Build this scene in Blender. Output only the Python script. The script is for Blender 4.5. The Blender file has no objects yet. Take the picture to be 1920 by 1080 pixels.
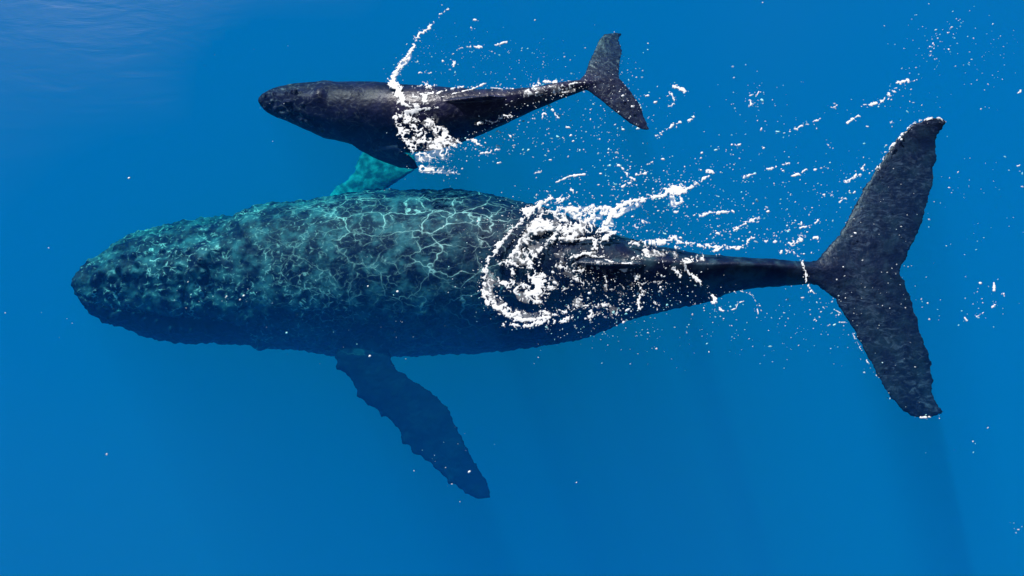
import bpy, bmesh, math, random
import numpy as np
from mathutils import Vector, noise as mnoise
from mathutils.bvhtree import BVHTree

random.seed(7)
rng = np.random.default_rng(7)
C = bpy.context
scene = C.scene
R = math.radians

# ------------------------------------------------------------------ camera
TILT = R(20.0)
LENS, DIST = 40.0, 17.5
cam_d = bpy.data.cameras.new("camera")
cam = bpy.data.objects.new("camera", cam_d)
scene.collection.objects.link(cam)
cam_d.lens, cam_d.sensor_width = LENS, 36.0
cam_d.clip_start, cam_d.clip_end = 0.1, 3000.0
cam.location = (0.0, -DIST * math.sin(TILT), DIST * math.cos(TILT))
cam.rotation_euler = (TILT, 0, 0)
scene.camera = cam

# ------------------------------------------------------------------ light
SUN_EL, SUN_AZ = R(39.0), R(-24.0)          # azimuth from +Y (north), clockwise positive
world = bpy.data.worlds.new("World")
scene.world = world
world.use_nodes = True
wn = world.node_tree
sky = wn.nodes.new("ShaderNodeTexSky")
sky.sky_type = 'NISHITA'
sky.sun_disc = False
sky.sun_elevation = SUN_EL
sky.sun_rotation = SUN_AZ
wn.links.new(sky.outputs[0], wn.nodes["Background"].inputs[0])
wn.nodes["Background"].inputs[1].default_value = 0.06

sun_d = bpy.data.lights.new("sun", 'SUN')
sun = bpy.data.objects.new("sun", sun_d)
scene.collection.objects.link(sun)
sun_d.energy = 5.0
sun_d.angle = R(0.5)
sun_d.color = (1.0, 0.97, 0.93)
sdir = Vector((math.sin(SUN_AZ) * math.cos(SUN_EL), math.cos(SUN_AZ) * math.cos(SUN_EL), math.sin(SUN_EL)))
sun.rotation_euler = sdir.to_track_quat('Z', 'Y').to_euler()
sun.location = sdir * 60

scene.view_settings.view_transform = 'Standard'
scene.view_settings.look = 'None'
scene.view_settings.gamma = 1.0
scene.view_settings.exposure = 0.06
scene.cycles.volume_bounces = 6
scene.cycles.max_bounces = 12
scene.cycles.transparent_max_bounces = 24
scene.cycles.use_denoising = True

# ------------------------------------------------------------------ helpers
EYE = np.array(cam.location)
CT, ST = math.cos(TILT), math.sin(TILT)
RIGHT, UP, FWD = np.array([1., 0, 0]), np.array([0, CT, ST]), np.array([0, ST, -CT])


def ray(px, py):
    """direction of sight at a pixel of the 1920x1080 photograph"""
    u = (np.asarray(px, float) - 960.0) / 1920.0 * 36.0 / LENS
    v = (540.0 - np.asarray(py, float)) / 1920.0 * 36.0 / LENS
    return FWD + u[..., None] * RIGHT + v[..., None] * UP


def at(px, py, z):
    """the point at height z that is seen at a pixel"""
    d = ray(px, py)
    t = (np.asarray(z, float) - EYE[2]) / d[..., 2]
    return EYE + t[..., None] * d


def tag(o, label=None, cat=None, kind=None, group=None):
    for k, v in (("label", label), ("category", cat), ("kind", kind), ("group", group)):
        if v:
            o[k] = v
    return o


def mesh_obj(name, verts, faces, mat=None, parent=None, smooth=True):
    me = bpy.data.meshes.new(name)
    me.from_pydata([tuple(v) for v in verts], [], [tuple(f) for f in faces])
    me.update()
    if smooth:
        me.polygons.foreach_set("use_smooth", [True] * len(me.polygons))
    o = bpy.data.objects.new(name, me)
    scene.collection.objects.link(o)
    if mat:
        me.materials.append(mat)
    if parent:
        o.parent = parent
    return o


def quick_mesh(name, V, F, mat):
    """mesh from numpy arrays, F of one polygon size"""
    me = bpy.data.meshes.new(name)
    n, k = F.shape
    me.vertices.add(len(V))
    me.vertices.foreach_set("co", np.asarray(V, np.float32).ravel())
    me.loops.add(n * k)
    me.loops.foreach_set("vertex_index", np.asarray(F, np.int32).ravel())
    me.polygons.add(n)
    me.polygons.foreach_set("loop_start", np.arange(0, n * k, k, dtype=np.int32))
    me.polygons.foreach_set("use_smooth", np.ones(n, bool))
    me.update(calc_edges=True)
    me.validate()
    o = bpy.data.objects.new(name, me)
    scene.collection.objects.link(o)
    me.materials.append(mat)
    return o


def new_mat(name):
    m = bpy.data.materials.new(name)
    m.use_nodes = True
    return m, m.node_tree.nodes, m.node_tree.links


def N(nodes, t, **kw):
    n = nodes.new(t)
    for k, v in kw.items():
        if k in n.inputs:
            n.inputs[k].default_value = v
        else:
            setattr(n, k, v)
    return n


def ramp(nodes, stops):
    n = nodes.new("ShaderNodeValToRGB")
    e = n.color_ramp.elements
    while len(e) < len(stops):
        e.new(0.5)
    for i, (p, c) in enumerate(stops):
        e[i].position = p
        e[i].color = (*c, 1) if len(c) == 3 else c
    return n


# ------------------------------------------------------------------ the sea
# sea water: a closed body of scattering water, clear near the top, blue in depth
m, nd, lk = new_mat("sea_water")
nd.remove(nd["Principled BSDF"])
out = nd["Material Output"]
SIG_S = (0.002, 0.037, 0.136)
SIG_A = (0.95, 0.034, 0.0142)
sc_n = N(nd, "ShaderNodeVolumeScatter", Density=1.0, Anisotropy=-0.1)
sc_n.inputs["Color"].default_value = (*SIG_S, 1)
ab_n = N(nd, "ShaderNodeVolumeAbsorption", Density=1.0)
ab_n.inputs["Color"].default_value = (*[1 - a for a in SIG_A], 1)
ad = nd.new("ShaderNodeAddShader")
lk.new(sc_n.outputs[0], ad.inputs[0])
lk.new(ab_n.outputs[0], ad.inputs[1])
lk.new(ad.outputs[0], out.inputs["Volume"])
MAT_WATER = m

DEPTH = 70.0
HALF = 160.0
v = [(x, y, z) for z in (-DEPTH, 0.0) for x, y in ((-HALF, -HALF), (HALF, -HALF), (HALF, HALF), (-HALF, HALF))]
f = [(3, 2, 1, 0), (4, 5, 6, 7), (0, 1, 5, 4), (1, 2, 6, 5), (2, 3, 7, 6), (3, 0, 4, 7)]
sea = mesh_obj("sea_water", v, f, MAT_WATER, smooth=False)
tag(sea, "deep clear blue sea water around both whales", "sea", kind="structure")

m, nd, lk = new_mat("seabed_sand")
b = nd["Principled BSDF"]
tx = N(nd, "ShaderNodeTexNoise", Scale=0.25, Detail=5.0)
cr = ramp(nd, [(0.3, (0.02, 0.10, 0.20)), (0.7, (0.03, 0.14, 0.28))])
lk.new(tx.outputs[0], cr.inputs[0])
lk.new(cr.outputs[0], b.inputs["Base Color"])
b.inputs["Roughness"].default_value = 0.9
SB = HALF - 1
bed = mesh_obj("seabed", [(-SB, -SB, -DEPTH + 1), (SB, -SB, -DEPTH + 1), (SB, SB, -DEPTH + 1), (-SB, SB, -DEPTH + 1)],
               [(0, 1, 2, 3)], m, smooth=False)
tag(bed, "dim sandy seabed far below the whales", "seabed", kind="structure")


# ------------------------------------------------------------------ whales
def smooth1(a, k):
    if k < 1:
        return a
    w = np.exp(-0.5 * (np.arange(-3 * k, 3 * k + 1) / k) ** 2)
    w /= w.sum()
    p = np.concatenate([2 * a[0] - a[1:3 * k + 1][::-1], a, 2 * a[-1] - a[-3 * k - 1:-1][::-1]])
    return np.convolve(p, w, "valid")


def body_loft(top, bot, prof, n_st=300, n_th=120, shape=None, sm=2):
    """top, bot: outline points; prof: (x, z of the back, height/width, roundness)"""
    top, bot, prof = np.array(top, float), np.array(bot, float), np.array(prof, float)
    x0, x1 = max(top[0, 0], bot[0, 0]), min(top[-1, 0], bot[-1, 0])
    s = np.linspace(0, 1, n_st)
    xs = x0 + (x1 - x0) * (0.25 * s ** 2 + 0.75 * s)
    yt = smooth1(np.interp(xs, top[:, 0], top[:, 1]), sm)
    yb = smooth1(np.interp(xs, bot[:, 0], bot[:, 1]), sm)
    zt = smooth1(np.interp(xs, prof[:, 0], prof[:, 1]), 8)
    kk = smooth1(np.interp(xs, prof[:, 0], prof[:, 2]), 8)
    nn = smooth1(np.interp(xs, prof[:, 0], prof[:, 3]), 8)
    zc = zt - 0.5
    for _ in range(6):
        pt, pb = at(xs, yt, zc), at(xs, yb, zc)
        dm = ray(xs, (yt + yb) / 2)
        cs = -dm[:, 2] / np.hypot(dm[:, 1], dm[:, 2])
        sn = np.sqrt(1 - cs ** 2)
        h = np.abs(pt[:, 1] - pb[:, 1]) * cs / 2
        a = h / np.sqrt(cs ** 2 + (kk * sn) ** 2)
        bb = a * kk
        zc = zt - bb
    c = at(xs, (yt + yb) / 2, zc)
    th = np.linspace(-math.pi, math.pi, n_th, endpoint=False)
    X, TH = np.meshgrid(xs, th, indexing="ij")
    mul = shape(X, np.degrees(TH)) if shape else np.ones_like(X)
    e = (2.0 / nn)[:, None]
    sy = np.sign(np.sin(TH)) * np.abs(np.sin(TH)) ** e
    sz = np.sign(np.cos(TH)) * np.abs(np.cos(TH)) ** e
    P = np.stack([c[:, 0][:, None] + 0 * X, c[:, 1][:, None] - a[:, None] * sy * mul, c[:, 2][:, None] + bb[:, None] * sz * mul], -1)
    V = P.reshape(-1, 3)
    idx = np.arange(n_st * n_th).reshape(n_st, n_th)
    F = []
    for i in range(n_st - 1):
        for j in range(n_th):
            k2 = (j + 1) % n_th
            F.append((idx[i, j], idx[i, k2], idx[i + 1, k2], idx[i + 1, j]))
    V = np.vstack([V, c[:1], c[-1:]])
    a0, a1 = len(V) - 2, len(V) - 1
    for j in range(n_th):
        k2 = (j + 1) % n_th
        F.append((a0, idx[0, k2], idx[0, j]))
        F.append((a1, idx[-1, j], idx[-1, k2]))
    return V, F


def resample(pts, n):
    pts = np.array(pts, float)
    d = np.concatenate([[0], np.cumsum(np.linalg.norm(np.diff(pts, axis=0), axis=1))])
    t = np.linspace(0, d[-1], n)
    return np.stack([np.interp(t, d, pts[:, i]) for i in range(pts.shape[1])], 1)


def fin_loft(lead, trail, thick, tdir, n_sp=60, n_ch=24, scallop=0.0):
    """lead, trail: 3-D edge points from root to tip; thick: (root, mid, tip) half thickness"""
    L, T = resample(lead, n_sp), resample(trail, n_sp)
    s = np.linspace(0, 1, n_sp)
    th = np.interp(s, [0, .5, 1], thick)
    u = np.linspace(0, 1, n_ch)
    prof = np.sqrt(np.clip(1 - (2 * np.clip(u * 1.0, 0, 1) - 1) ** 2, 0, 1)) * (1.12 - 0.45 * u)
    td = np.array(tdir, float)
    V = []
    for i in range(n_sp):
        ch = L[i][None] * (1 - u[:, None]) + T[i][None] * u[:, None]
        off = prof[:, None] * th[i] * td[None]
        V.append(np.vstack([ch + off, (ch - off)[::-1][1:-1]]))
    m_ = len(V[0])
    V = np.vstack(V)
    F = []
    for i in range(n_sp - 1):
        for j in range(m_):
            k = (j + 1) % m_
            F.append((i * m_ + j, i * m_ + k, (i + 1) * m_ + k, (i + 1) * m_ + j))
    F.append(tuple(range(m_))[::-1])
    F.append(tuple(range((n_sp - 1) * m_, n_sp * m_)))
    return V, F


def px_edge(pts):
    """(px, py, z) -> 3-D"""
    p = np.array(pts, float)
    return at(p[:, 0], p[:, 1], p[:, 2])


def fuse(name, shells, voxel, mat, bumps=(), rough=(0.02, 0.4, 0.006, 0.08), rag=0.02, rag_box=None, head_x=None):
    V, F, off = [], [], 0
    for sv, sf in shells:
        V.append(sv)
        F += [tuple(i + off for i in f) for f in sf]
        off += len(sv)
    V = np.vstack(V)
    o = mesh_obj(name, V, F)
    bm = bmesh.new()
    bm.from_mesh(o.data)
    bmesh.ops.recalc_face_normals(bm, faces=bm.faces)
    bm.to_mesh(o.data)
    bm.free()
    md = o.modifiers.new("r", 'REMESH')
    md.mode = 'VOXEL'
    md.voxel_size = voxel
    ms = o.modifiers.new("s", 'SMOOTH')
    ms.factor, ms.iterations = 0.5, 3
    dg = C.evaluated_depsgraph_get()
    me = bpy.data.meshes.new_from_object(o.evaluated_get(dg))
    old = o.data
    o.modifiers.clear()
    o.data = me
    bpy.data.meshes.remove(old)
    me.name = name
    n = len(me.vertices)
    co = np.empty(n * 3, np.float32)
    no = np.empty(n * 3, np.float32)
    me.vertices.foreach_get("co", co)
    me.vertices.foreach_get("normal", no)
    co, no = co.reshape(-1, 3).astype(float), no.reshape(-1, 3).astype(float)
    d = np.zeros(n)
    A1, S1, A2, S2 = rough
    for i in range(n):
        p = Vector(co[i])
        d[i] = A1 * mnoise.noise(p / S1) + A2 * mnoise.noise(p / S2)
        z = co[i, 2]
        if head_x and co[i, 0] < head_x:
            d[i] += 0.030 * min(1.0, (head_x - co[i, 0]) / 0.8) * (mnoise.noise(p / 0.17 + Vector((2, 7, 5))) + 0.5 * mnoise.noise(p / 0.085))
        if rag and z < -0.2:
            w = min(1.0, (-0.2 - z) / 0.6) * (1.0 if abs(no[i, 2]) < 0.7 else 0.2)
            d[i] += rag * w * (mnoise.noise(p / 0.16 + Vector((9, 3, 1))) + 0.7 * mnoise.noise(p / 0.07))
    if rag_box:
        for i in np.nonzero((co[:, 0] > rag_box))[0]:
            p = Vector(co[i])
            d[i] += 0.022 * (mnoise.noise(p / 0.13 + Vector((4, 3, 1))) + 0.8 * mnoise.noise(p / 0.055)) * (abs(no[i, 2]) < 0.75)
    for (bp, br, bh) in bumps:
        r2 = ((co - bp) ** 2).sum(1)
        d += bh * np.exp(-r2 / (br * br) * 2)
    co2 = co + no * d[:, None]
    me.vertices.foreach_set("co", co2.astype(np.float32).ravel())
    me.polygons.foreach_set("use_smooth", np.ones(len(me.polygons), bool))
    me.update()
    me.materials.clear()
    me.materials.append(mat)
    return o, co2, no


def project(co):
    d = co - EYE
    w = d @ FWD
    return 960 + (d @ RIGHT) / w * LENS / 36 * 1920, 540 - (d @ UP) / w * LENS / 36 * 1920


def add_attr(o, name, vals):
    at_ = o.data.attributes.new(name, 'FLOAT', 'POINT')
    at_.data.foreach_set("value", np.asarray(vals, np.float32))


def g(x, c, w):
    return np.exp(-((x - c) / w) ** 2)


def bvh_of(o):
    dg = C.evaluated_depsgraph_get()
    return BVHTree.FromObject(o, dg)


def skin_material(name, dark, mid, pale, net, bump=0.35, ior=1.38):
    """wet whale skin: mottled hide with raised pale lines: caustic light painted on the adult, scratches on the calf"""
    m, nd, lk = new_mat(name)
    b = nd["Principled BSDF"]
    tc = N(nd, "ShaderNodeTexCoord")
    # warp
    wn_ = N(nd, "ShaderNodeTexNoise", Scale=2.2, Detail=3.0)
    lk.new(tc.outputs["Object"], wn_.inputs["Vector"])
    mx = N(nd, "ShaderNodeVectorMath", operation='MULTIPLY_ADD')
    mx.inputs[1].default_value = (0.32, 0.32, 0.32)
    lk.new(wn_.outputs["Color"], mx.inputs[0])
    lk.new(tc.outputs["Object"], mx.inputs[2])
    wn2 = N(nd, "ShaderNodeTexNoise", Scale=9.0, Detail=2.0)
    lk.new(tc.outputs["Object"], wn2.inputs["Vector"])
    mx2 = N(nd, "ShaderNodeVectorMath", operation='MULTIPLY_ADD')
    mx2.inputs[1].default_value = (0.07, 0.07, 0.07)
    lk.new(wn2.outputs["Color"], mx2.inputs[0])
    lk.new(mx.outputs[0], mx2.inputs[2])

    def lines(scale, w, stretch):
        st = N(nd, "ShaderNodeVectorMath", operation='MULTIPLY')
        st.inputs[1].default_value = stretch
        lk.new(mx2.outputs[0], st.inputs[0])
        vo = N(nd, "ShaderNodeTexVoronoi", feature='DISTANCE_TO_EDGE', Scale=scale)
        lk.new(st.outputs[0], vo.inputs["Vector"])
        res = []
        for ww, pw in ((w, 1.5), (w * 5, 3.0)):
            mr = N(nd, "ShaderNodeMapRange")
            mr.inputs["From Min"].default_value = 0.0
            mr.inputs["From Max"].default_value = ww
            mr.inputs["To Min"].default_value = 1.0
            mr.inputs["To Max"].default_value = 0.0
            lk.new(vo.outputs["Distance"], mr.inputs["Value"])
            po = N(nd, "ShaderNodeMath", operation='POWER')
            lk.new(mr.outputs[0], po.inputs[0])
            po.inputs[1].default_value = pw
            res.append(po.outputs[0])
        q = N(nd, "ShaderNodeMath", operation='MULTIPLY_ADD')
        lk.new(res[1], q.inputs[0])
        q.inputs[1].default_value = 0.13
        lk.new(res[0], q.inputs[2])
        q.use_clamp = True
        return q.outputs[0]

    def patch(scale, lo, hi, off=0.0):
        t = N(nd, "ShaderNodeTexNoise", Scale=scale, Detail=4.0, noise_dimensions='4D')
        t.inputs["W"].default_value = off
        lk.new(tc.outputs["Object"], t.inputs["Vector"])
        mr = N(nd, "ShaderNodeMapRange", interpolation_type='SMOOTHSTEP')
        mr.inputs["From Min"].default_value = lo
        mr.inputs["From Max"].default_value = hi
        lk.new(t.outputs[0], mr.inputs["Value"])
        return mr.outputs[0]

    def mul(a, b_):
        q = N(nd, "ShaderNodeMath", operation='MULTIPLY')
        for i, s in enumerate((a, b_)):
            if isinstance(s, (int, float)):
                q.inputs[i].default_value = s
            else:
                lk.new(s, q.inputs[i])
        return q.outputs[0]

    def mixc(fac, a, c):
        q = N(nd, "ShaderNodeMix", data_type='RGBA')
        if isinstance(fac, float):
            q.inputs[0].default_value = fac
        else:
            lk.new(fac, q.inputs[0])
        for i, s in ((6, a), (7, c)):
            if isinstance(s, tuple):
                q.inputs[i].default_value = (*s, 1)
            else:
                lk.new(s, q.inputs[i])
        return q.outputs[2]

    big = lines(2.7, 0.026, (0.6, 1.0, 0.8))
    mid_l = lines(5.0, 0.035, (0.6, 1.0, 0.8))
    small = lines(8.0, 0.10, (0.8, 1.0, 1.0))
    a_net = N(nd, "ShaderNodeAttribute", attribute_name="net")
    a_fine = N(nd, "ShaderNodeAttribute", attribute_name="fine")
    a_pale = N(nd, "ShaderNodeAttribute", attribute_name="pale")
    l1 = mul(mul(mul(big, patch(1.6, 0.36, 0.55, 1.0)), patch(6.0, 0.25, 0.58, 7.0)), a_net.outputs["Fac"])  # on the adult: caustic light painted into the skin colour
    l3 = mul(mul(mul(mid_l, patch(2.6, 0.42, 0.60, 12.0)), patch(7.0, 0.32, 0.62, 13.0)), mul(a_net.outputs["Fac"], 0.7))
    mx3 = N(nd, "ShaderNodeMath", operation='MAXIMUM')
    lk.new(l1, mx3.inputs[0])
    lk.new(l3, mx3.inputs[1])
    l1 = mx3.outputs[0]
    l2 = mul(mul(mul(small, patch(1.9, 0.38, 0.60, 5.0)), patch(13.0, 0.44, 0.66, 9.0)), a_fine.outputs["Fac"])
    mxm = N(nd, "ShaderNodeMath", operation='MAXIMUM')
    lk.new(l1, mxm.inputs[0])
    lk.new(l2, mxm.inputs[1])
    line = mxm.outputs[0]
    # base colour
    tone = N(nd, "ShaderNodeAttribute", attribute_name="tone")
    c = mixc(mul(patch(4.4, 0.42, 0.66, 2.0), tone.outputs["Fac"]), dark, mid)
    sk = N(nd, "ShaderNodeAttribute", attribute_name="streak")
    smp = N(nd, "ShaderNodeVectorMath", operation='MULTIPLY')
    smp.inputs[1].default_value = (3.0, 9.0, 6.0)
    lk.new(mx2.outputs[0], smp.inputs[0])
    stn = N(nd, "ShaderNodeTexNoise", Scale=2.2, Detail=6.0, Roughness=0.65, Distortion=0.8)
    lk.new(smp.outputs[0], stn.inputs["Vector"])
    smr = N(nd, "ShaderNodeMapRange", interpolation_type='SMOOTHSTEP')
    smr.inputs["From Min"].default_value = 0.46
    smr.inputs["From Max"].default_value = 0.78
    lk.new(stn.outputs[0], smr.inputs["Value"])
    c = mixc(mul(mul(smr.outputs[0], patch(1.7, 0.30, 0.66, 15.0)), sk.outputs["Fac"]), c, (0.085, 0.115, 0.19))
    c = mixc(mul(patch(11.0, 0.45, 0.75, 3.0), 0.6), c, tuple(x * 0.45 for x in dark))
    c = mixc(mul(patch(15.0, 0.60, 0.72, 4.0), mul(a_fine.outputs["Fac"], 0.32)), c, pale)
    c = mixc(mul(line, net), c, pale)
    spk = N(nd, "ShaderNodeTexVoronoi", Scale=16.0)
    lk.new(tc.outputs["Object"], spk.inputs["Vector"])
    c = mixc(a_pale.outputs["Fac"], c, mixc(patch(7.0, 0.36, 0.72, 8.0), (0.04, 0.08, 0.14), (0.32, 0.37, 0.52)))
    lk.new(c, b.inputs["Base Color"])
    b.inputs["Roughness"].default_value = 0.45
    b.inputs["IOR"].default_value = ior
    a_wet = N(nd, "ShaderNodeAttribute", attribute_name="wet")
    mr = N(nd, "ShaderNodeMapRange")
    mr.inputs["To Min"].default_value = 0.12
    mr.inputs["To Max"].default_value = 0.5
    lk.new(a_wet.outputs["Fac"], mr.inputs["Value"])
    lk.new(mr.outputs[0], b.inputs["Specular IOR Level"])
    mr = N(nd, "ShaderNodeMapRange")
    mr.inputs["To Min"].default_value = 0.50
    mr.inputs["To Max"].default_value = 0.34
    lk.new(a_wet.outputs["Fac"], mr.inputs["Value"])
    lk.new(mr.outputs[0], b.inputs["Roughness"])
    # relief
    hn = N(nd, "ShaderNodeTexNoise", Scale=22.0, Detail=5.0)
    lk.new(tc.outputs["Object"], hn.inputs["Vector"])
    s1 = N(nd, "ShaderNodeMath", operation='MULTIPLY_ADD')
    lk.new(line, s1.inputs[0])
    s1.inputs[1].default_value = 0.8
    lk.new(hn.outputs[0], s1.inputs[2])
    bp = N(nd, "ShaderNodeBump", Strength=bump, Distance=0.03)
    lk.new(s1.outputs[0], bp.inputs["Height"])
    lk.new(bp.outputs[0], b.inputs["Normal"])
    return m


MAT_ADULT = skin_material("whale_hide_mottled", (0.003, 0.009, 0.038), (0.056, 0.135, 0.180), (0.68, 0.76, 0.78), 1.0, ior=1.38)
MAT_CALF = skin_material("calf_hide_dark", (0.005, 0.007, 0.034), (0.013, 0.014, 0.055), (0.22, 0.23, 0.27), 0.6, bump=0.22)

# ---- adult
A_TOP = [(133, 528), (138, 514), (148, 506), (160, 497), (190, 480), (220, 458), (250, 441), (300, 431), (350, 421), (380, 416), (420, 413),
         (445, 404), (480, 386), (540, 380), (600, 374), (640, 366), (700, 357), (770, 357), (860, 356), (910, 364), (960, 374), (1010, 386),
         (1060, 404), (1120, 424), (1200, 450), (1300, 470), (1380, 478), (1450, 483), (1500, 489), (1535, 492), (1600, 496)]
A_BOT = [(133, 532), (138, 548), (150, 562), (180, 588), (210, 602), (260, 617), (330, 633), (400, 633), (460, 639), (490, 652), (525, 650),
         (600, 660), (640, 667), (700, 668), (800, 665), (900, 661), (1000, 652), (1050, 645), (1100, 637), (1140, 621), (1170, 606), (1200, 598),
         (1260, 585), (1330, 570), (1360, 554), (1400, 545), (1450, 538), (1500, 534), (1535, 532), (1600, 526)]
A_PROF = [(132, -0.62, 0.80, 2.1), (250, -0.60, 0.78, 2.2), (400, -0.50, 0.85, 2.2), (600, -0.40, 0.92, 2.1), (780, -0.30, 0.98, 2.05),
          (880, -0.20, 1.0, 2.0), (930, -0.12, 1.04, 2.0), (1050, -0.03, 1.16, 1.85), (1180, 0.03, 1.36, 1.65), (1300, 0.05, 1.6, 1.42), (1420, 0.03, 1.65, 1.40),
          (1530, -0.02, 0.9, 1.7), (1600, -0.06, 0.6, 1.8)]


def adult_shape(X, T):
    mul = np.ones_like(X)
    w = np.clip((X - 140) / 30, 0, 1) * np.clip((470 - X) / 40, 0, 1)
    tg = np.interp(X, [140, 300, 470], [48, 57, 68])
    mul -= 0.12 * w * g(np.abs(T), tg, 5)                     # mouth line
    mul += 0.07 * w * np.clip((np.abs(T) - tg) / 12, 0, 1) * np.clip((150 - np.abs(T)) / 40, 0, 1)   # lower lip
    mul -= 0.06 * w * g(np.abs(T), 26, 12)                     # hollows beside the rostrum ridge
    mul += 0.05 * np.clip((X - 150) / 60, 0, 1) * np.clip((430 - X) / 40, 0, 1) * g(T, 0, 9)
    mul += 0.12 * g(X, 402, 18) * g(T, 2, 15)                   # blowhole guard
    mul -= 0.05 * g(X, 440, 12) * g(T, 2, 14)
    mul -= 0.09 * g(X, 428, 10) * g(np.abs(T - 2), 5, 3)
    mul += 0.05 * g(X, 492, 14) * g(T, 92, 18)                  # brow over the eye
    mul += 0.02 * np.clip((X - 1150) / 60, 0, 1) * g(T, 0, 10)
    return mul


shells = [body_loft(A_TOP, A_BOT, A_PROF, shape=adult_shape)]
up = (0, 0.0, 1.0)
# flukes
shells.append(fin_loft(
    px_edge([(1490, 505, -.10), (1530, 487, -.12), (1548, 468, -.13), (1570, 442, -.14), (1600, 385, -.16), (1625, 342, -.15), (1650, 301, -.12), (1680, 259, -.07),
             (1710, 233, -.02), (1745, 220, .0), (1766, 222, -.02)]),
    px_edge([(1690, 512, -.14), (1694, 497, -.15), (1700, 482, -.16), (1709, 465, -.17), (1722, 438, -.18), (1736, 398, -.18), (1750, 345, -.18), (1757, 300, -.16),
             (1757, 262, -.12), (1764, 245, -.08), (1775, 231, -.04)]), (0.09, 0.05, 0.028), up, n_sp=90))
shells.append(fin_loft(
    px_edge([(1490, 520, -.12), (1530, 536, -.13), (1550, 549, -.14), (1568, 564, -.15), (1582, 590, -.17), (1600, 620, -.19), (1621, 660, -.21), (1641, 700, -.24), (1661, 735, -.27),
             (1684, 762, -.30), (1708, 780, -.32), (1735, 786, -.33)]),
    px_edge([(1690, 508, -.14), (1694, 520, -.15), (1702, 535, -.16), (1711, 562, -.18), (1722, 600, -.2), (1732, 632, -.22), (1745, 667, -.25), (1751, 705, -.28), (1749, 735, -.30),
             (1756, 754, -.31), (1771, 773, -.33)]), (0.09, 0.05, 0.028), up, n_sp=90))
# near flipper, hanging deep
shells.append(fin_loft(
    px_edge([(640, 600, -1.20), (622, 650, -1.27), (634, 688, -1.30), (658, 716, -1.34), (672, 742, -1.36), (694, 763, -1.39), (718, 775, -1.41), (742, 800, -1.44),
             (757, 826, -1.46), (778, 846, -1.50), (808, 872, -1.53), (842, 900, -1.57), (872, 922, -1.60), (892, 936, -1.62)]),
    px_edge([(760, 600, -1.20), (728, 662, -1.27), (742, 690, -1.30), (767, 708, -1.33), (797, 726, -1.36), (822, 746, -1.39), (846, 776, -1.42), (861, 806, -1.46),
             (876, 836, -1.49), (891, 866, -1.53), (906, 888, -1.57), (917, 912, -1.60), (921, 932, -1.62)]), (0.16, 0.09, 0.045), (0, 0.25, 0.97), n_sp=110))
# far flipper, pale, reaching up beside the calf
shells.append(fin_loft(
    px_edge([(600, 430, -2.0), (614, 372, -2.0), (630, 350, -1.98), (650, 338, -1.95), (664, 320, -1.92), (672, 293, -1.9), (700, 272, -1.88)]),
    px_edge([(760, 430, -2.0), (712, 362, -2.0), (735, 350, -1.98), (752, 338, -1.95), (770, 325, -1.92), (786, 312, -1.9), (772, 284, -1.88)]),
    (0.14, 0.08, 0.05), (0, -0.2, 0.98), n_sp=70))
# small hooked dorsal fin
dz = lambda x: float(np.interp(x, [1050, 1180, 1300], [.13, .12, .07]))
shells.append(fin_loft(
    px_edge([(1075, 492, .0), (1120, 494, .13), (1165, 494, .22)]), px_edge([(1215, 497, .0), (1190, 496, .12), (1178, 495, .20)]),
    (0.07, 0.04, 0.02), (0, 1, 0), n_sp=30))

tub = []
for row, (ya, yb_, n_) in enumerate(((455, 470, 9), (505, 512, 9), (548, 560, 9), (598, 618, 10), (480, 490, 6), (530, 540, 6))):
    for i in range(n_):
        t = (i + 0.5) / n_
        px = 165 + 235 * t + random.uniform(-6, 6)
        ttop, tbot = np.interp(px, [q[0] for q in A_TOP], [q[1] for q in A_TOP]), np.interp(px, [q[0] for q in A_BOT], [q[1] for q in A_BOT])
        fr = ((ya + (yb_ - ya) * t) - 413) / (633 - 413)
        py = ttop + (tbot - ttop) * min(max(fr + random.uniform(-.03, .03), .06), .94)
        tub.append((px, py))
# find tubercle seats on the loft surface
bm_v, bm_f = shells[0]
bt = BVHTree.FromPolygons([tuple(p) for p in bm_v], bm_f)
bumps = []
for px, py in tub:
    d = ray(px, py)
    hit = bt.ray_cast(Vector(EYE), Vector(d).normalized())
    if hit[0] is not None:
        bumps.append((np.array(hit[0]), random.uniform(.055, .085), random.uniform(.06, .10)))
# knobs along the flipper's leading edge
for px, py, z in ((634, 688, -1.30), (672, 742, -1.36), (718, 777, -1.41), (757, 828, -1.46), (778, 848, -1.50), (842, 902, -1.57)):
    bumps.append((at(px, py, z), .09, .05))

adult, aco, ano = fuse("humpback_whale", shells, 0.022, MAT_ADULT, bumps, rag=0.034, rag_box=4.7, head_x=-3.6)
tag(adult, "larger humpback whale with a mottled back, foam swirling over its hind back", "whale",
    group="humpback whales swimming together")
p6 = at(np.array([600.]), np.array([430.]), np.array([-1.]))[0]
xpx = (aco[:, 0] / (DIST * 0.9)) * 1920 + 960
far_y = at(np.array([700.]), np.array([380.]), np.array([-2.0]))[0][1]
pale = np.clip((aco[:, 1] - far_y + 0.12) / 0.12, 0, 1) * (np.abs(xpx - 700) < 150) * (aco[:, 2] < -1.6)
add_attr(adult, "pale", pale)
net = np.clip((xpx - 430) / 250, 0, 1) * np.clip((1000 - xpx) / 60, 0, 1) * (aco[:, 2] > -1.9)
fine = 0.25 + 0.75 * np.clip((720 - xpx) / 200, 0, 1)
fine = np.where(xpx > 900, 0.0, fine)
fin_lo = (aco[:, 1] < at(np.array([700.]), np.array([668.]), np.array([-1.25]))[0][1]) & (np.abs(xpx - 770) < 190)
vx, vy = project(aco)
lip = (vy > np.interp(vx, [140, 200, 300, 440, 480], [556, 580, 592, 606, 640])) & (vx < 470)      # smooth dark lower lip
fine = np.where(lip, 0.08, fine)
low = np.clip((vy - 560) / 50, 0, 1)  # lower flank's shade, painted as darker skin
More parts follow.
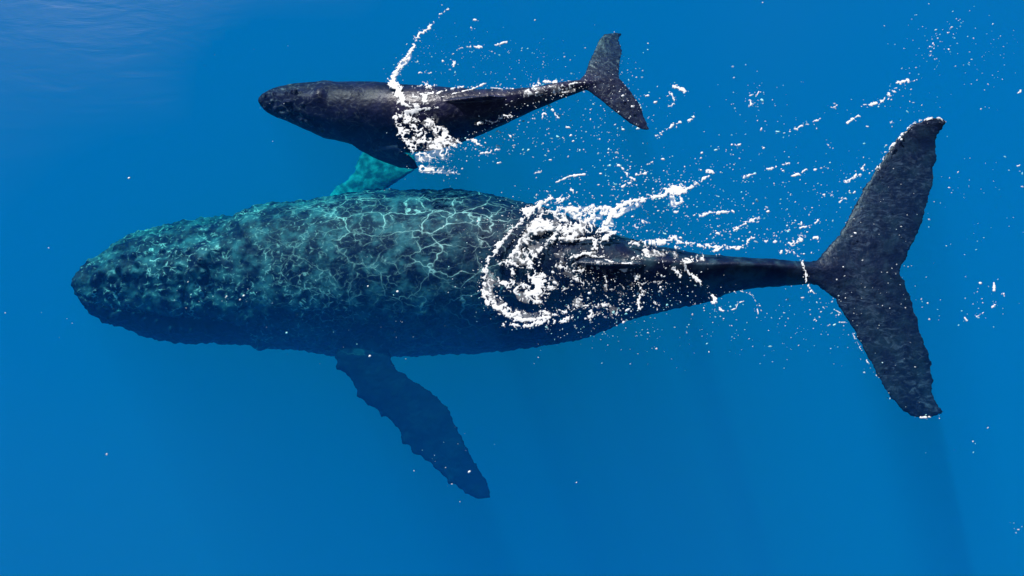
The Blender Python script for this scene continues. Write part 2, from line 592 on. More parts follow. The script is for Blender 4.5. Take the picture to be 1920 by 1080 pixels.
add_attr(adult, "net", np.where(fin_lo, 0, net * (0.4 + 0.6 * np.exp(-((vy - 445) / 95) ** 2)) * (1 - 0.6 * low)))  # painted caustic lines, strongest on the sunlit upper back
add_attr(adult, "fine", np.where(fin_lo, 0.0, fine * (1 - 0.6 * low)))
add_attr(adult, "wet", np.maximum(np.clip(aco[:, 2] / 0.04, 0, 1), 0.55 * (xpx > 1480)))
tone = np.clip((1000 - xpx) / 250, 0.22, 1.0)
add_attr(adult, "tone", np.where(fin_lo | lip, 0.06, np.where(xpx > 1500, 0.12, np.where((xpx > 1150) & (aco[:, 1] > np.interp(aco[:, 0], [1.5, 5], [0.36, 0.36])), 0.45, tone * (1 - 0.6 * low)))))  # tail stock's sunlit far side painted lighter
add_attr(adult, "streak", np.clip((xpx - 1480) / 60, 0, 1))

# ---- calf
K_TOP = [(484, 186), (488, 178), (498, 172), (515, 165), (550, 159), (590, 156), (612, 152), (640, 153), (700, 153), (735, 156), (760, 159),
         (800, 161), (850, 164), (900, 166), (950, 166), (1000, 163), (1040, 154), (1080, 150), (1110, 147), (1150, 148)]
K_BOT = [(484, 190), (488, 199), (500, 211), (520, 219), (540, 226), (575, 241), (610, 257), (640, 266), (680, 277), (720, 284), (760, 287),
         (800, 284), (850, 272), (900, 255), (950, 233), (1000, 209), (1050, 188), (1080, 176), (1110, 166), (1150, 158)]
K_PROF = [(484, -0.22, 0.8, 2.1), (560, -0.14, 0.85, 2.1), (620, -0.08, 0.9, 2.1), (710, -0.06, 1.0, 2.0), (770, 0.05, 1.04, 2.0), (810, 0.09, 1.05, 2.0), (900, 0.10, 1.2, 1.85),
          (1000, 0.08, 1.35, 1.7), (1060, 0.05, 1.2, 1.7), (1110, 0.0, 0.8, 1.8), (1150, -0.06, 0.6, 1.9)]


def calf_shape(X, T):
    mul = np.ones_like(X)
    w = np.clip((X - 490) / 15, 0, 1) * np.clip((630 - X) / 25, 0, 1)
    tg = np.interp(X, [490, 560, 640], [50, 55, 64])
    mul -= 0.08 * w * g(np.abs(T), tg, 6)
    mul += 0.05 * w * np.clip((np.abs(T) - tg) / 12, 0, 1) * np.clip((150 - np.abs(T)) / 40, 0, 1)
    mul -= 0.04 * w * g(np.abs(T), 26, 12)
    mul += 0.05 * w * g(T, 0, 9)
    mul += 0.13 * g(X, 604, 9) * g(T, -10, 18)
    mul -= 0.06 * g(X, 622, 6) * g(T, -6, 14)
    mul -= 0.02 * g(X, 632, 8)
    return mul


ks = [body_loft(K_TOP, K_BOT, K_PROF, n_st=240, n_th=100, shape=calf_shape)]
ks.append(fin_loft(
    px_edge([(1085, 152, -.06), (1096, 140, -.10), (1104, 115, -.18), (1113, 95, -.24), (1122, 76, -.28), (1133, 64, -.30), (1150, 62, -.31)]),
    px_edge([(1162, 148, -.10), (1161, 138, -.14), (1163, 118, -.2), (1168, 97, -.25), (1163, 82, -.28), (1160, 74, -.30), (1166, 63, -.32)]),
    (0.05, 0.03, 0.02), up, n_sp=50))
ks.append(fin_loft(
    px_edge([(1085, 163, -.06), (1103, 172, -.08), (1122, 184, -.09), (1142, 202, -.10), (1162, 217, -.11), (1182, 232, -.12), (1203, 243, -.13)]),
    px_edge([(1160, 146, -.09), (1170, 157, -.09), (1183, 170, -.10), (1196, 188, -.10), (1206, 210, -.11), (1213, 230, -.12), (1219, 244, -.14)]),
    (0.05, 0.03, 0.02), up, n_sp=50))
# near flipper swept back, far flipper below
ks.append(fin_loft(
    px_edge([(640, 240, -.40), (655, 268, -.55), (680, 286, -.62), (710, 301, -.68), (745, 313, -.70), (775, 318, -.66)]),
    px_edge([(750, 240, -.40), (748, 276, -.36), (758, 285, -.38), (768, 291, -.42), (778, 300, -.48), (785, 314, -.60)]),
    (0.07, 0.045, 0.03), (0, -0.45, 0.9), n_sp=50))
ks.append(fin_loft(
    px_edge([(690, 210, -.7), (740, 190, -1.1), (790, 178, -1.4), (830, 168, -1.6)]),
    px_edge([(780, 215, -.7), (815, 200, -1.1), (838, 188, -1.4), (848, 174, -1.6)]), (0.08, 0.05, 0.03), up, n_sp=40))
# dorsal fin leaning back
ks.append(fin_loft(
    px_edge([(822, 190, .06), (868, 185, .22), (912, 180, .38)]), px_edge([(955, 182, .05), (935, 181, .21), (921, 180, .37)]),
    (0.06, 0.035, 0.018), (0, 1, 0), n_sp=30))
kb = []
bm_v, bm_f = ks[0]
bt = BVHTree.FromPolygons([tuple(p) for p in bm_v], bm_f)
for i in range(26):
    px = random.uniform(495, 590)
    t0, t1 = np.interp(px, [q[0] for q in K_TOP], [q[1] for q in K_TOP]), np.interp(px, [q[0] for q in K_BOT], [q[1] for q in K_BOT])
    py = t0 + (t1 - t0) * random.choice((0.2, 0.48, 0.72, 0.85))
    hit = bt.ray_cast(Vector(EYE), Vector(ray(px, py)).normalized())
    if hit[0] is not None:
        kb.append((np.array(hit[0]), random.uniform(.03, .05), random.uniform(.03, .045)))
calf, kco, kno = fuse("whale_calf", ks, 0.015, MAT_CALF, kb, rough=(0.012, 0.3, 0.004, 0.06), rag=0.010)
tag(calf, "small dark humpback calf breaking the surface beside the larger whale, splash ring around its back", "whale",
    group="humpback whales swimming together")
kx = (kco[:, 0] / (DIST * 0.9)) * 1920 + 960
add_attr(calf, "pale", np.zeros(len(kco)))
add_attr(calf, "streak", np.clip((kx - 1095) / 30, 0, 1))
add_attr(calf, "wet", np.maximum(np.clip((kco[:, 2] + 0.12) / 0.16, 0, 1), 0.55 * (kx > 1095)))
ux, uy = project(kco)
add_attr(calf, "tone", np.where((uy > 268) & (ux < 800), 0.0, 1.0))
add_attr(calf, "net", 0.35 * np.ones(len(kco)))
add_attr(calf, "fine", 0.5 + 0.5 * np.clip((600 - kx) / 40, 0, 1) + 0.5 * (kx > 1110))

BV = [bvh_of(adult), bvh_of(calf)]

# eyes
m, nd, lk = new_mat("eye_dark")
b = nd["Principled BSDF"]
lyr = N(nd, "ShaderNodeLayerWeight", Blend=0.35)
cr = ramp(nd, [(0.0, (0.006, 0.005, 0.005)), (0.6, (0.05, 0.03, 0.02))])
lk.new(lyr.outputs["Facing"], cr.inputs[0])
lk.new(cr.outputs[0], b.inputs["Base Color"])
b.inputs["Roughness"].default_value = 0.1
MAT_EYE = m


def eye(px, py, r, tree, parent):
    hit = tree.ray_cast(Vector(EYE), Vector(ray(px, py)).normalized())
    if hit[0] is None:
        return
    bm = bmesh.new()
    bmesh.ops.create_uvsphere(bm, u_segments=20, v_segments=14, radius=r)
    for v_ in bm.verts:
        v_.co.z *= 0.75
        v_.co = v_.co + Vector(hit[0])
    me = bpy.data.meshes.new("eye")
    bm.to_mesh(me)
    bm.free()
    me.polygons.foreach_set("use_smooth", [True] * len(me.polygons))
    me.materials.append(MAT_EYE)
    o = bpy.data.objects.new("eye", me)
    scene.collection.objects.link(o)
    o.parent = parent


eye(484, 640, 0.035, BV[0], adult)
eye(604, 246, 0.025, BV[1], calf)

#FOAM#
# ------------------------------------------------------------------ rippled skin of the sea
def vnoise(X, Y, scale, seed):
    """smooth value noise on arrays, 0..1"""
    r = np.random.default_rng(seed)
    lat = r.random((256, 256))
    x, y = X / scale + 1000.0, Y / scale + 1000.0
    xi, yi = np.floor(x).astype(int), np.floor(y).astype(int)
    fx, fy = x - xi, y - yi
    fx, fy = fx * fx * fx * (fx * (fx * 6 - 15) + 10), fy * fy * fy * (fy * (fy * 6 - 15) + 10)
    a, b_, c_, d_ = lat[xi % 256, yi % 256], lat[(xi + 1) % 256, yi % 256], lat[xi % 256, (yi + 1) % 256], lat[(xi + 1) % 256, (yi + 1) % 256]
    return (a * (1 - fx) + b_ * fx) * (1 - fy) + (c_ * (1 - fx) + d_ * fx) * fy


def fbm(X, Y, scale, octv, seed):
    t, w, s = 0, 1.0, 0
    for i in range(octv):
        t = t + w * vnoise(X, Y, scale / 2 ** i, seed + i)
        s += w
        w *= 0.55
    return t / s


def ridged(X, Y, scale, octv, seed):
    t, w, s = 0, 1.0, 0
    for i in range(octv):
        t = t + w * (1 - np.abs(2 * vnoise(X, Y, scale / 2 ** i, seed + i) - 1))
        s += w
        w *= 0.5
    return t / s


def rank(a, mask):
    """values turned into their rank 0..1 within the mask"""
    out_ = np.zeros_like(a)
    v_ = a[mask]
    r = np.empty(len(v_))
    r[np.argsort(v_)] = np.linspace(0, 1, len(v_))
    out_[mask] = r
    return out_


def down(x, y):
    """height of whatever carries foam at (x, y): the sea, or a back above it"""
    z = 0.0
    for t in BV:
        h = t.ray_cast(Vector((x, y, 5.0)), Vector((0, 0, -1)))
        if h[0] is not None and h[0].z > z:
            z = h[0].z
    return z


def foam_pt(px, py):
    d = Vector(ray(px, py))
    t0 = -EYE[2] / d.z
    best = t0
    for t in BV:
        h = t.ray_cast(Vector(EYE), d.normalized())
        if h[0] is not None and h[0].z > 0:
            best = min(best, h[3] / d.length)
    p = EYE + best * np.array(d)
    return p[0], p[1]


# the rippled top of the sea; calm and glassy over the whales, where their strokes smooth it
m, nd, lk = new_mat("sea_ripples")
nd.remove(nd["Principled BSDF"])
out = nd["Material Output"]
tc = N(nd, "ShaderNodeTexCoord")
mp = N(nd, "ShaderNodeMapping")
mp.inputs["Rotation"].default_value = (0, 0, R(-24))
mp.inputs["Scale"].default_value = (0.55, 1.6, 1.0)
lk.new(tc.outputs["Object"], mp.inputs["Vector"])
w1 = N(nd, "ShaderNodeTexNoise", Scale=1.7, Detail=4.0, Roughness=0.5, Distortion=0.5)
lk.new(mp.outputs[0], w1.inputs["Vector"])
bp = N(nd, "ShaderNodeBump", Strength=1.0, Distance=0.009)
lk.new(w1.outputs[0], bp.inputs["Height"])
lw = N(nd, "ShaderNodeLayerWeight", Blend=0.5)
lk.new(bp.outputs[0], lw.inputs["Normal"])
p5 = N(nd, "ShaderNodeMath", operation='POWER')
lk.new(lw.outputs["Facing"], p5.inputs[0])
p5.inputs[1].default_value = 5.0
fr = N(nd, "ShaderNodeMath", operation='MULTIPLY_ADD')
lk.new(p5.outputs[0], fr.inputs[0])
fr.inputs[1].default_value = 0.98
fr.inputs[2].default_value = 0.02
att = N(nd, "ShaderNodeAttribute", attribute_name="ripple")
ml = N(nd, "ShaderNodeMath", operation='MULTIPLY')
lk.new(fr.outputs[0], ml.inputs[0])
lk.new(att.outputs["Fac"], ml.inputs[1])
tr = N(nd, "ShaderNodeBsdfTransparent")
gl = N(nd, "ShaderNodeBsdfGlossy", Roughness=0.20)
lk.new(bp.outputs[0], gl.inputs["Normal"])
ms = nd.new("ShaderNodeMixShader")
lk.new(ml.outputs[0], ms.inputs[0])
lk.new(tr.outputs[0], ms.inputs[1])
lk.new(gl.outputs[0], ms.inputs[2])
lk.new(ms.outputs[0], out.inputs["Surface"])
MAT_RIPPLE = m

CS = 0.2
fx_, fy_ = np.arange(-16, 16 + CS / 2, CS), np.arange(-12, 16 + CS / 2, CS)
FX, FY = np.meshgrid(fx_, fy_, indexing="ij")
body = np.zeros(FX.shape, bool)
for pts in (aco, kco):
    body[np.clip(np.round((pts[:, 0] + 16) / CS).astype(int), 0, len(fx_) - 1), np.clip(np.round((pts[:, 1] + 12) / CS).astype(int), 0, len(fy_) - 1)] = True
bi = np.stack(np.nonzero(body), 1) * CS
gi = np.stack([FX.ravel() + 16, FY.ravel() + 12], 1)
dist = np.full(len(gi), 99.0)
for q in bi:
    dist = np.minimum(dist, np.hypot(gi[:, 0] - q[0], gi[:, 1] - q[1]))
dist = dist.reshape(FX.shape)
idx = np.arange(FX.size).reshape(FX.shape)
quads = np.stack([idx[:-1, :-1], idx[1:, :-1], idx[1:, 1:], idx[:-1, 1:]], -1).reshape(-1, 4)
quads = quads[dist.ravel()[quads].min(1) > 0.85]
V = np.stack([FX.ravel(), FY.ravel(), np.full(FX.size, 0.002)], 1)
rip = np.clip((dist.ravel() - 0.95) / 2.8, 0, 1)
big = HALF
ex = np.array([(-big, -big), (big, -big), (big, big), (-big, big)])
cor = [idx[0, 0], idx[-1, 0], idx[-1, -1], idx[0, -1]]
V = np.vstack([V, np.column_stack([ex, np.full(4, 0.002)])])
n0 = FX.size
outer = np.array([[n0 + k, n0 + (k + 1) % 4, cor[(k + 1) % 4], cor[k]] for k in range(4)])
allq = np.vstack([quads, outer])
used = np.unique(allq)
remap = -np.ones(len(V), int)
remap[used] = np.arange(len(used))
ripple = quick_mesh("sea_surface", V[used], remap[allq], MAT_RIPPLE)
add_attr(ripple, "ripple", np.concatenate([rip, np.ones(4)])[used])
tag(ripple, "gently rippled blue sea surface", "sea", kind="structure")

MPP = 36.0 / LENS * DIST / 1920.0           # metres per photo pixel near the middle

# foam, and glints drawn as foam: strokes (points in photo pixels, half width, cover, cover at end) ------------------------
STROKES = []


def stroke(ox, oy, k, pts, w, c0, c1=None, kind="s"):
    STROKES.append(([(ox + x / k, oy + y / k) for x, y in pts], w / k * (1.8 if kind == 's' else 1.35), c0 * (0.90 if kind == 's' else 1.0), (c0 if c1 is None else c1) * (0.90 if kind == 's' else 1.0), kind))


A = (880, 330, 3.0)      # over the adult's back
stroke(*A, [(340, 215), (270, 270), (215, 340), (150, 410), (105, 490), (80, 570), (70, 640), (100, 710), (160, 755), (230, 790), (300, 815), (400, 805), (480, 780), (560, 745), (610, 725)], 8, .95, .75)
stroke(*A, [(110, 560), (110, 640), (160, 720), (230, 770), (330, 790), (430, 780)], 14, .5, .4, "l")
stroke(*A, [(200, 835), (300, 845), (380, 830), (450, 820), (530, 815), (570, 790)], 6, .8, .85)
stroke(*A, [(210, 830), (195, 865)], 3, .9)
stroke(*A, [(310, 200), (350, 188), (400, 165), (460, 130), (505, 128)], 12, 1.3, .9)
stroke(*A, [(360, 290), (420, 275), (480, 300), (530, 300), (585, 285)], 15, 1.15, 1.0)
stroke(*A, [(500, 300), (460, 350), (400, 420), (350, 470), (335, 535)], 9, 1.1, .75)
stroke(*A, [(180, 490), (235, 485), (250, 540), (290, 600), (340, 625)], 8, .95, .95)
stroke(*A, [(240, 450), (285, 380), (340, 310), (360, 250)], 8, .85, .75)
stroke(*A, [(365, 575), (390, 600), (395, 640), (350, 665)], 16, 1.25, .95)
stroke(*A, [(400, 570), (450, 545), (500, 545)], 7, 1.0, .6)
stroke(*A, [(400, 610), (440, 660), (420, 700)], 6, .7, .4)
stroke(*A, [(320, 690), (350, 680)], 7, .8)
stroke(*A, [(470, 350), (560, 355), (640, 356), (700, 352), (735, 375)], 5, 1.1, .9)
stroke(*A, [(700, 385), (760, 345), (830, 315), (900, 300), (980, 255)], 10, .8, .55)
stroke(*A, [(735, 375), (740, 400), (690, 430), (640, 440)], 7, .7, .7)
stroke(*A, [(795, 215), (830, 180), (880, 155), (960, 132), (1050, 120), (1110, 100), (1170, 75)], 9, 1.05, 1.0)
stroke(*A, [(800, 240), (860, 200), (930, 170), (980, 150)], 8, .6, .4, "l")
stroke(*A, [(1110, 95), (1150, 72), (1195, 80)], 14, 1.2)
stroke(*A, [(1190, 80), (1240, 70), (1290, 30), (1345, 0)], 5, 1.0, .8)
stroke(*A, [(1000, 105), (1030, 115), (1090, 105)], 4, 1.0, .6)
stroke(*A, [(1185, 100), (1195, 140), (1150, 165), (1130, 150)], 5, .85, .7)
stroke(*A, [(1140, 130), (1145, 175)], 10, .45, .3, "l")
stroke(*A, [(570, 470), (640, 440), (690, 445), (760, 465), (830, 505)], 6, .8, .6)
stroke(*A, [(860, 525), (900, 490), (960, 450), (990, 420), (980, 390), (910, 378)], 8, .95, .8)
stroke(*A, [(985, 385), (1040, 372), (1100, 375), (1150, 340), (1170, 380)], 9, .8, .75)
stroke(*A, [(1170, 380), (1240, 380), (1320, 395), (1440, 400)], 6, .85, .7)
stroke(*A, [(1000, 440), (1080, 430), (1150, 440), (1200, 480), (1260, 470), (1320, 460)], 11, .48, .4, "l")
stroke(*A, [(420, 240), (520, 220), (620, 230), (700, 215), (760, 220)], 26, .66, .5, "l")
stroke(*A, [(480, 180), (560, 200), (640, 190), (700, 180), (785, 180)], 7, .6, .55)
stroke(*A, [(590, 180), (610, 210), (690, 245), (700, 205)], 6, .85, .7)
stroke(*A, [(560, 330), (640, 290), (720, 300), (780, 270)], 20, .6, .5, "l")
stroke(*A, [(380, 300), (330, 400), (290, 470)], 26, .38, .36, "l")
stroke(*A, [(180, 600), (250, 610), (300, 660), (380, 690)], 22, .38, .3, "l")
stroke(*A, [(440, 600), (500, 640), (560, 620)], 22, .3, .18, "l")
stroke(*A, [(480, 500), (540, 515), (610, 535)], 7, .6, .5)
stroke(*A, [(600, 570), (640, 610)], 6, .6, .3)
stroke(*A, [(760, 560), (770, 600)], 4, .7)
stroke(*A, [(540, 480), (700, 470), (860, 540), (1040, 600)], 45, .14, .10, "l")
stroke(*A, [(620, 560), (740, 640), (900, 620)], 45, .13, .09, "l")
stroke(*A, [(620, 720), (740, 740), (850, 790)], 20, .25, .15, "l")
stroke(*A, [(930, 560), (960, 620), (980, 655), (955, 700), (955, 750)], 6, .9, .9)
stroke(*A, [(690, 770), (675, 800)], 9, 1.1)
stroke(*A, [(720, 735), (780, 725)], 6, .8)
stroke(*A, [(1150, 520), (1185, 560), (1205, 605)], 5, 1.0, .7)
stroke(*A, [(1215, 515), (1250, 560), (1290, 590), (1330, 640)], 5, 1.1, .8)
stroke(*A, [(1365, 680), (1390, 705), (1375, 715)], 7, 1.1)
stroke(*A, [(1410, 745), (1430, 760)], 4, 1.1)
stroke(*A, [(855, 800), (865, 825)], 4, .9)
stroke(*A, [(1040, 710), (1065, 730)], 3, .8)
stroke(*A, [(490, 35), (540, 10), (600, -5)], 3, 1.1, .8)
stroke(*A, [(570, 65), (580, 90), (560, 120), (500, 130)], 4, .8)
stroke(*A, [(860, 60), (890, 40), (940, 48)], 3.5, 1.0, .7)
stroke(*A, [(1300, 225), (1360, 205), (1440, 205)], 4, 1.0, 1.0)
stroke(*A, [(1160, 200), (1190, 205), (1215, 225)], 6, .7, .5)
stroke(*A, [(1370, 355), (1400, 320), (1430, 310)], 4, .9, .6)

K = (440, 0, 3.0)        # over the calf's back
stroke(*K, [(1205, 52), (1155, 80)], 3, 1.0)
stroke(*K, [(1115, 118), (1085, 165), (1050, 185), (1020, 220), (1010, 265), (965, 325), (930, 380), (890, 425), (900, 460)], 6, .8, 1.0)
stroke(*K, [(1010, 220), (1030, 200), (1060, 190)], 5, .6)
stroke(*K, [(900, 430), (930, 380), (975, 320)], 11, .5, .4, "l")
stroke(*K, [(880, 470), (915, 495), (935, 550), (960, 600), (1010, 600)], 15, 1.1, .95)
stroke(*K, [(1010, 590), (960, 640), (935, 660)], 12, .9, .8)
stroke(*K, [(905, 650), (920, 720), (950, 780), (1000, 840), (1040, 900), (1075, 960)], 8, .9, .85)
stroke(*K, [(930, 740), (1000, 730), (1050, 750), (1080, 780), (1150, 790), (1180, 760), (1200, 775)], 13, 1.0, .75)
stroke(*K, [(1000, 800), (1080, 830), (1150, 820), (1240, 800)], 16, .45, .35, "l")
stroke(*K, [(980, 660), (1050, 660), (1120, 690), (1160, 740)], 22, .36, .3, "l")
stroke(*K, [(1050, 880), (1130, 880), (1200, 860)], 18, .42, .25, "l")
stroke(*K, [(1060, 950), (1140, 960), (1230, 960)], 12, .45, .3, "l")
stroke(*K, [(1050, 480), (1070, 465), (1080, 490), (1125, 485)], 6, .6, .6)
stroke(*K, [(1020, 530), (1080, 560), (1100, 510)], 14, .38, .3, "l")
stroke(*K, [(1020, 620), (1080, 612), (1140, 606)], 4, 1.0, 1.0)
stroke(*K, [(1120, 548), (1160, 515), (1220, 500), (1285, 488)], 3.5, 1.0, .9)  # glint on the calf's wet back, drawn as foam
stroke(*K, [(1260, 268), (1320, 262), (1390, 268)], 5, .75, .75)
stroke(*K, [(1175, 345), (1215, 335), (1240, 350), (1225, 380)], 4, .9, .7)
stroke(*K, [(1040, 410), (1090, 412), (1140, 405)], 3.5, .7, .5)
stroke(*K, [(1330, 150), (1335, 180)], 3, .9)
stroke(*K, [(1345, 112), (1370, 118)], 3, .8)
stroke(*K, [(1310, 785), (1350, 790), (1380, 820)], 5, 1.1, .8)
B = (840, 0, 3.0)
stroke(*B, [(270, 255), (330, 235)], 4, 1.1)
stroke(*B, [(440, 515), (500, 475), (560, 455), (600, 465), (660, 472)], 7, .85, .5)  # wet glints along the calf's tail stock, laid as foam
stroke(*B, [(600, 510), (660, 480), (740, 465), (780, 462)], 5, .7, .6)  # more tail stock glints in the form of foam
stroke(*B, [(430, 520), (560, 500), (700, 500)], 14, .3, .2, "l")
stroke(*B, [(160, 690), (210, 680), (240, 690), (280, 660), (350, 650)], 7, .65, .55)
stroke(*B, [(245, 495), (300, 500), (365, 500)], 2.5, 1.1, .9)
stroke(*B, [(-30, 545), (60, 520), (140, 500), (215, 468)], 3, 1.1, 1.0)  # sun glint on the dorsal fin's edge, drawn as foam
stroke(*B, [(530, 665), (538, 635), (550, 645)], 3.5, 1.0)
stroke(*B, [(590, 620), (620, 665)], 3, 1.0)
stroke(*B, [(480, 650), (475, 690)], 2.5, .8)
stroke(*B, [(180, 865), (230, 850), (265, 855), (275, 835)], 5, .9, .9)
stroke(*B, [(470, 980), (520, 965)], 3.5, 1.1)
stroke(*B, [(610, 1025), (680, 995), (770, 980)], 3.2, 1.1, .9)
stroke(*B, [(960, 930), (1000, 965), (1015, 995), (1050, 1010)], 4, .9, .8)
stroke(*B, [(980, 1050), (1000, 1035), (1060, 1040)], 3, .9)
stroke(*B, [(1060, 985), (1110, 975)], 4, 1.0)
stroke(*B, [(1170, 765), (1215, 740), (1260, 705), (1305, 690)], 4, .95, 1.0)
stroke(*B, [(1355, 680), (1385, 660)], 4.5, 1.1)
stroke(*B, [(1265, 485), (1290, 490), (1330, 515)], 6, 1.1)
stroke(*B, [(1250, 520), (1275, 565), (1265, 590), (1240, 600)], 4, 1.0)
stroke(*B, [(1120, 930), (1150, 910)], 3, .8)
Q = (1340, 180, 3.0)     # strewn astern
for pts, w in (([(430, 200), (460, 185)], 5), ([(460, 185), (520, 160), (590, 130)], 3.5), ([(750, 155), (780, 130), (812, 115)], 5), ([(840, 52), (880, 45)], 2.5), ([(880, 48), (930, 35), (970, 18)], 5.5),
               ([(650, 72), (685, 55)], 3.5), ([(160, 458), (240, 430)], 3.5), ([(300, 412), (345, 400)], 4), ([(385, 388), (415, 380)], 4), ([(430, 460), (470, 440), (515, 415)], 4.5), ([(555, 418), (585, 410)], 3),
               ([(740, 482), (770, 462), (840, 430)], 5), ([(830, 410), (845, 390), (850, 420), (830, 425)], 3), ([(885, 420), (930, 400)], 5), ([(600, 568), (660, 545)], 4), ([(0, 655), (60, 652), (125, 652)], 4.5),
               ([(655, 560), (680, 552)], 4), ([(700, 595), (740, 578)], 3.2), ([(780, 545), (805, 530)], 2.5), ([(90, 765), (150, 730), (200, 705), (250, 688)], 5), ([(20, 775), (45, 765)], 4), ([(555, 802), (595, 798)], 4),
               ([(290, 815), (330, 800)], 4), ([(340, 815), (400, 815)], 5), ([(430, 830), (465, 815), (490, 795)], 8), ([(370, 880), (430, 868)], 5), ([(430, 868), (480, 910), (500, 945)], 2.5), ([(500, 945), (510, 990), (512, 1030)], 5),
               ([(515, 1040), (530, 1075), (560, 1110)], 3), ([(190, 820), (205, 800), (250, 800)], 4), ([(0, 870), (60, 850), (130, 860), (180, 840)], 5), ([(120, 275), (145, 270)], 4), ([(200, 0), (205, 45)], 4.5), ([(640, 272), (660, 292)], 3.5),
               ([(200, 590), (220, 605)], 3.5), ([(480, 745), (560, 720), (580, 700)], 2.6), ([(370, 770), (420, 755)], 2.5)):
    stroke(*Q, pts, w * 1.1, .82, .74)
stroke(*Q, [(930, 390), (950, 340), (985, 290), (1040, 235), (1100, 165), (1150, 138), (1220, 125)], 4, .75, .85)  # upper fluke's brightly lit leading edge, drawn as foam
stroke(*Q, [(1250, 120), (1295, 140)], 4, .9)  # end of that lit edge at the fluke tip, also as foam
U = (1320, 0, 3.195)
for pts, w in (([(1165, 500), (1220, 485)], 6), ([(1140, 530), (1160, 525)], 4), ([(1105, 570), (1140, 550)], 5.5), ([(1350, 285), (1375, 270)], 3), ([(280, 570), (280, 630)], 3.5), ([(310, 580), (330, 550)], 2.5), ([(1110, 740), (1130, 735)], 4),
               ([(1885, 555), (1895, 545)], 3.5), ([(1510, 1040), (1525, 1032)], 3), ([(1880, 995), (1895, 985)], 3), ([(20, 1025), (50, 1030)], 5)):
    stroke(*U, pts, w * 1.1, .88)
D = (1180, 440, 5.05)
for pts, w in (([(970, 715), (1010, 700), (1030, 650), (1085, 630)], 3.5), ([(995, 540), (1015, 560)], 3), ([(1050, 535), (1110, 550), (1165, 575)], 2.2), ([(1165, 575), (1200, 640), (1210, 680)], 1.8), ([(1210, 705), (1220, 745), (1208, 785)], 3),
               ([(865, 700), (900, 725)], 3.5), ([(1680, 470), (1745, 555), (1750, 580)], 2.6), ([(1820, 670), (1845, 700)], 2.4), ([(80, 610), (95, 700)], 3.5), ([(265, 640), (265, 715)], 2.5), ([(315, 250), (325, 315)], 2.2)):
    stroke(*D, pts, w, 1.0)
T = (1440, 450, 3.0)
for pts, w in (([(1270, 240), (1272, 285)], 3.5), ([(1325, 300), (1328, 320)], 2.5), ([(1262, 378), (1282, 362)], 2.5), ([(1100, 425), (1118, 452)], 2.5), ([(1175, 430), (1210, 412)], 3), ([(400, 463), (445, 463)], 1.8), ([(370, 388), (405, 412)], 2), ([(860, 1000), (890, 996)], 3),
               ([(905, 995), (965, 992)], 2)):
    stroke(*T, pts, w, 1.0)
stroke(*T, [(470, 520), (510, 590), (560, 690), (610, 765)], 2, .5, .6)

GX0, GX1, GY0, GY1, CELL = -8.4, 8.4, -4.6, 5.4, 0.0065
nx, ny = int((GX1 - GX0) / CELL), int((GY1 - GY0) / CELL)
gx, gy = GX0 + np.arange(nx) * CELL, GY0 + np.arange(ny) * CELL
COV_S, COV_L = np.zeros((nx, ny), np.float32), np.zeros((nx, ny), np.float32)
for pts, w, c0, c1, kind in STROKES:
    P = resample([foam_pt(x, y) for x, y in pts], 28)
    wm = w * MPP
    lo, hi = P.min(0) - 2.4 * wm, P.max(0) + 2.4 * wm
    i0, i1 = max(0, int((lo[0] - GX0) / CELL)), min(nx, int((hi[0] - GX0) / CELL) + 2)
    j0, j1 = max(0, int((lo[1] - GY0) / CELL)), min(ny, int((hi[1] - GY0) / CELL) + 2)
    if i1 <= i0 or j1 <= j0:
        continue
    X, Y = np.meshgrid(gx[i0:i1], gy[j0:j1], indexing="ij")
    best = np.full(X.shape, 9.0)
    cc = np.zeros(X.shape)
    for q in range(len(P) - 1):
        a_, b_ = P[q], P[q + 1]
        ab = b_ - a_
        t = np.clip(((X - a_[0]) * ab[0] + (Y - a_[1]) * ab[1]) / max(ab @ ab, 1e-9), 0, 1)
        dd = np.hypot(X - a_[0] - t * ab[0], Y - a_[1] - t * ab[1])
        m_ = dd < best
        best[m_] = dd[m_]
        cc[m_] = (c0 + (c1 - c0) * (q + t) / (len(P) - 1))[m_]
    if kind == "s":
        cov = cc * np.clip(1.10 - 0.60 * best / wm, 0, 1.15)
        COV_S[i0:i1, j0:j1] = np.maximum(COV_S[i0:i1, j0:j1], cov)
    else:
        cov = cc * np.clip(2.0 - 1.0 * best / wm, 0, 1)
        COV_L[i0:i1, j0:j1] = np.maximum(COV_L[i0:i1, j0:j1], cov)

X, Y = np.meshgrid(gx, gy, indexing="ij")
mask = (COV_S > 0.01) | (COV_L > 0.01)
wx = X + 0.09 * (fbm(X, Y, .16, 2, 11) - .5) + 0.035 * (vnoise(X, Y, .045, 15) - .5)
wy = Y + 0.09 * (fbm(X, Y, .16, 2, 21) - .5) + 0.035 * (vnoise(X, Y, .045, 25) - .5)
n_s = rank(0.36 * fbm(wx, wy, .045, 3, 31) + 0.56 * ridged(wx, wy, .065, 3, 41) + 0.08 * vnoise(wx, wy, .02, 45), mask)
n_l = rank(0.78 * ridged(wx, wy, .075, 3, 51) + 0.14 * fbm(wx, wy, .035, 2, 61) + 0.08 * vnoise(wx, wy, .018, 65), mask)
val = np.maximum(n_s - (1 - COV_S), n_l - (1 - COV_L))
film = 0.30 * np.clip(0.15 * COV_S + 1.2 * COV_L, 0, 0.9) * np.clip(2.4 * (fbm(wx, wy, .11, 4, 71) - .40), 0, 1)
val[~mask] = -1
film[~mask] = 0
alpha = np.clip(np.maximum(np.clip(val * 4.5, 0, 1), film), 0, 1)
keep = (val > 0) | (film > 0.025)
lab_calf = np.zeros((nx, ny), bool)

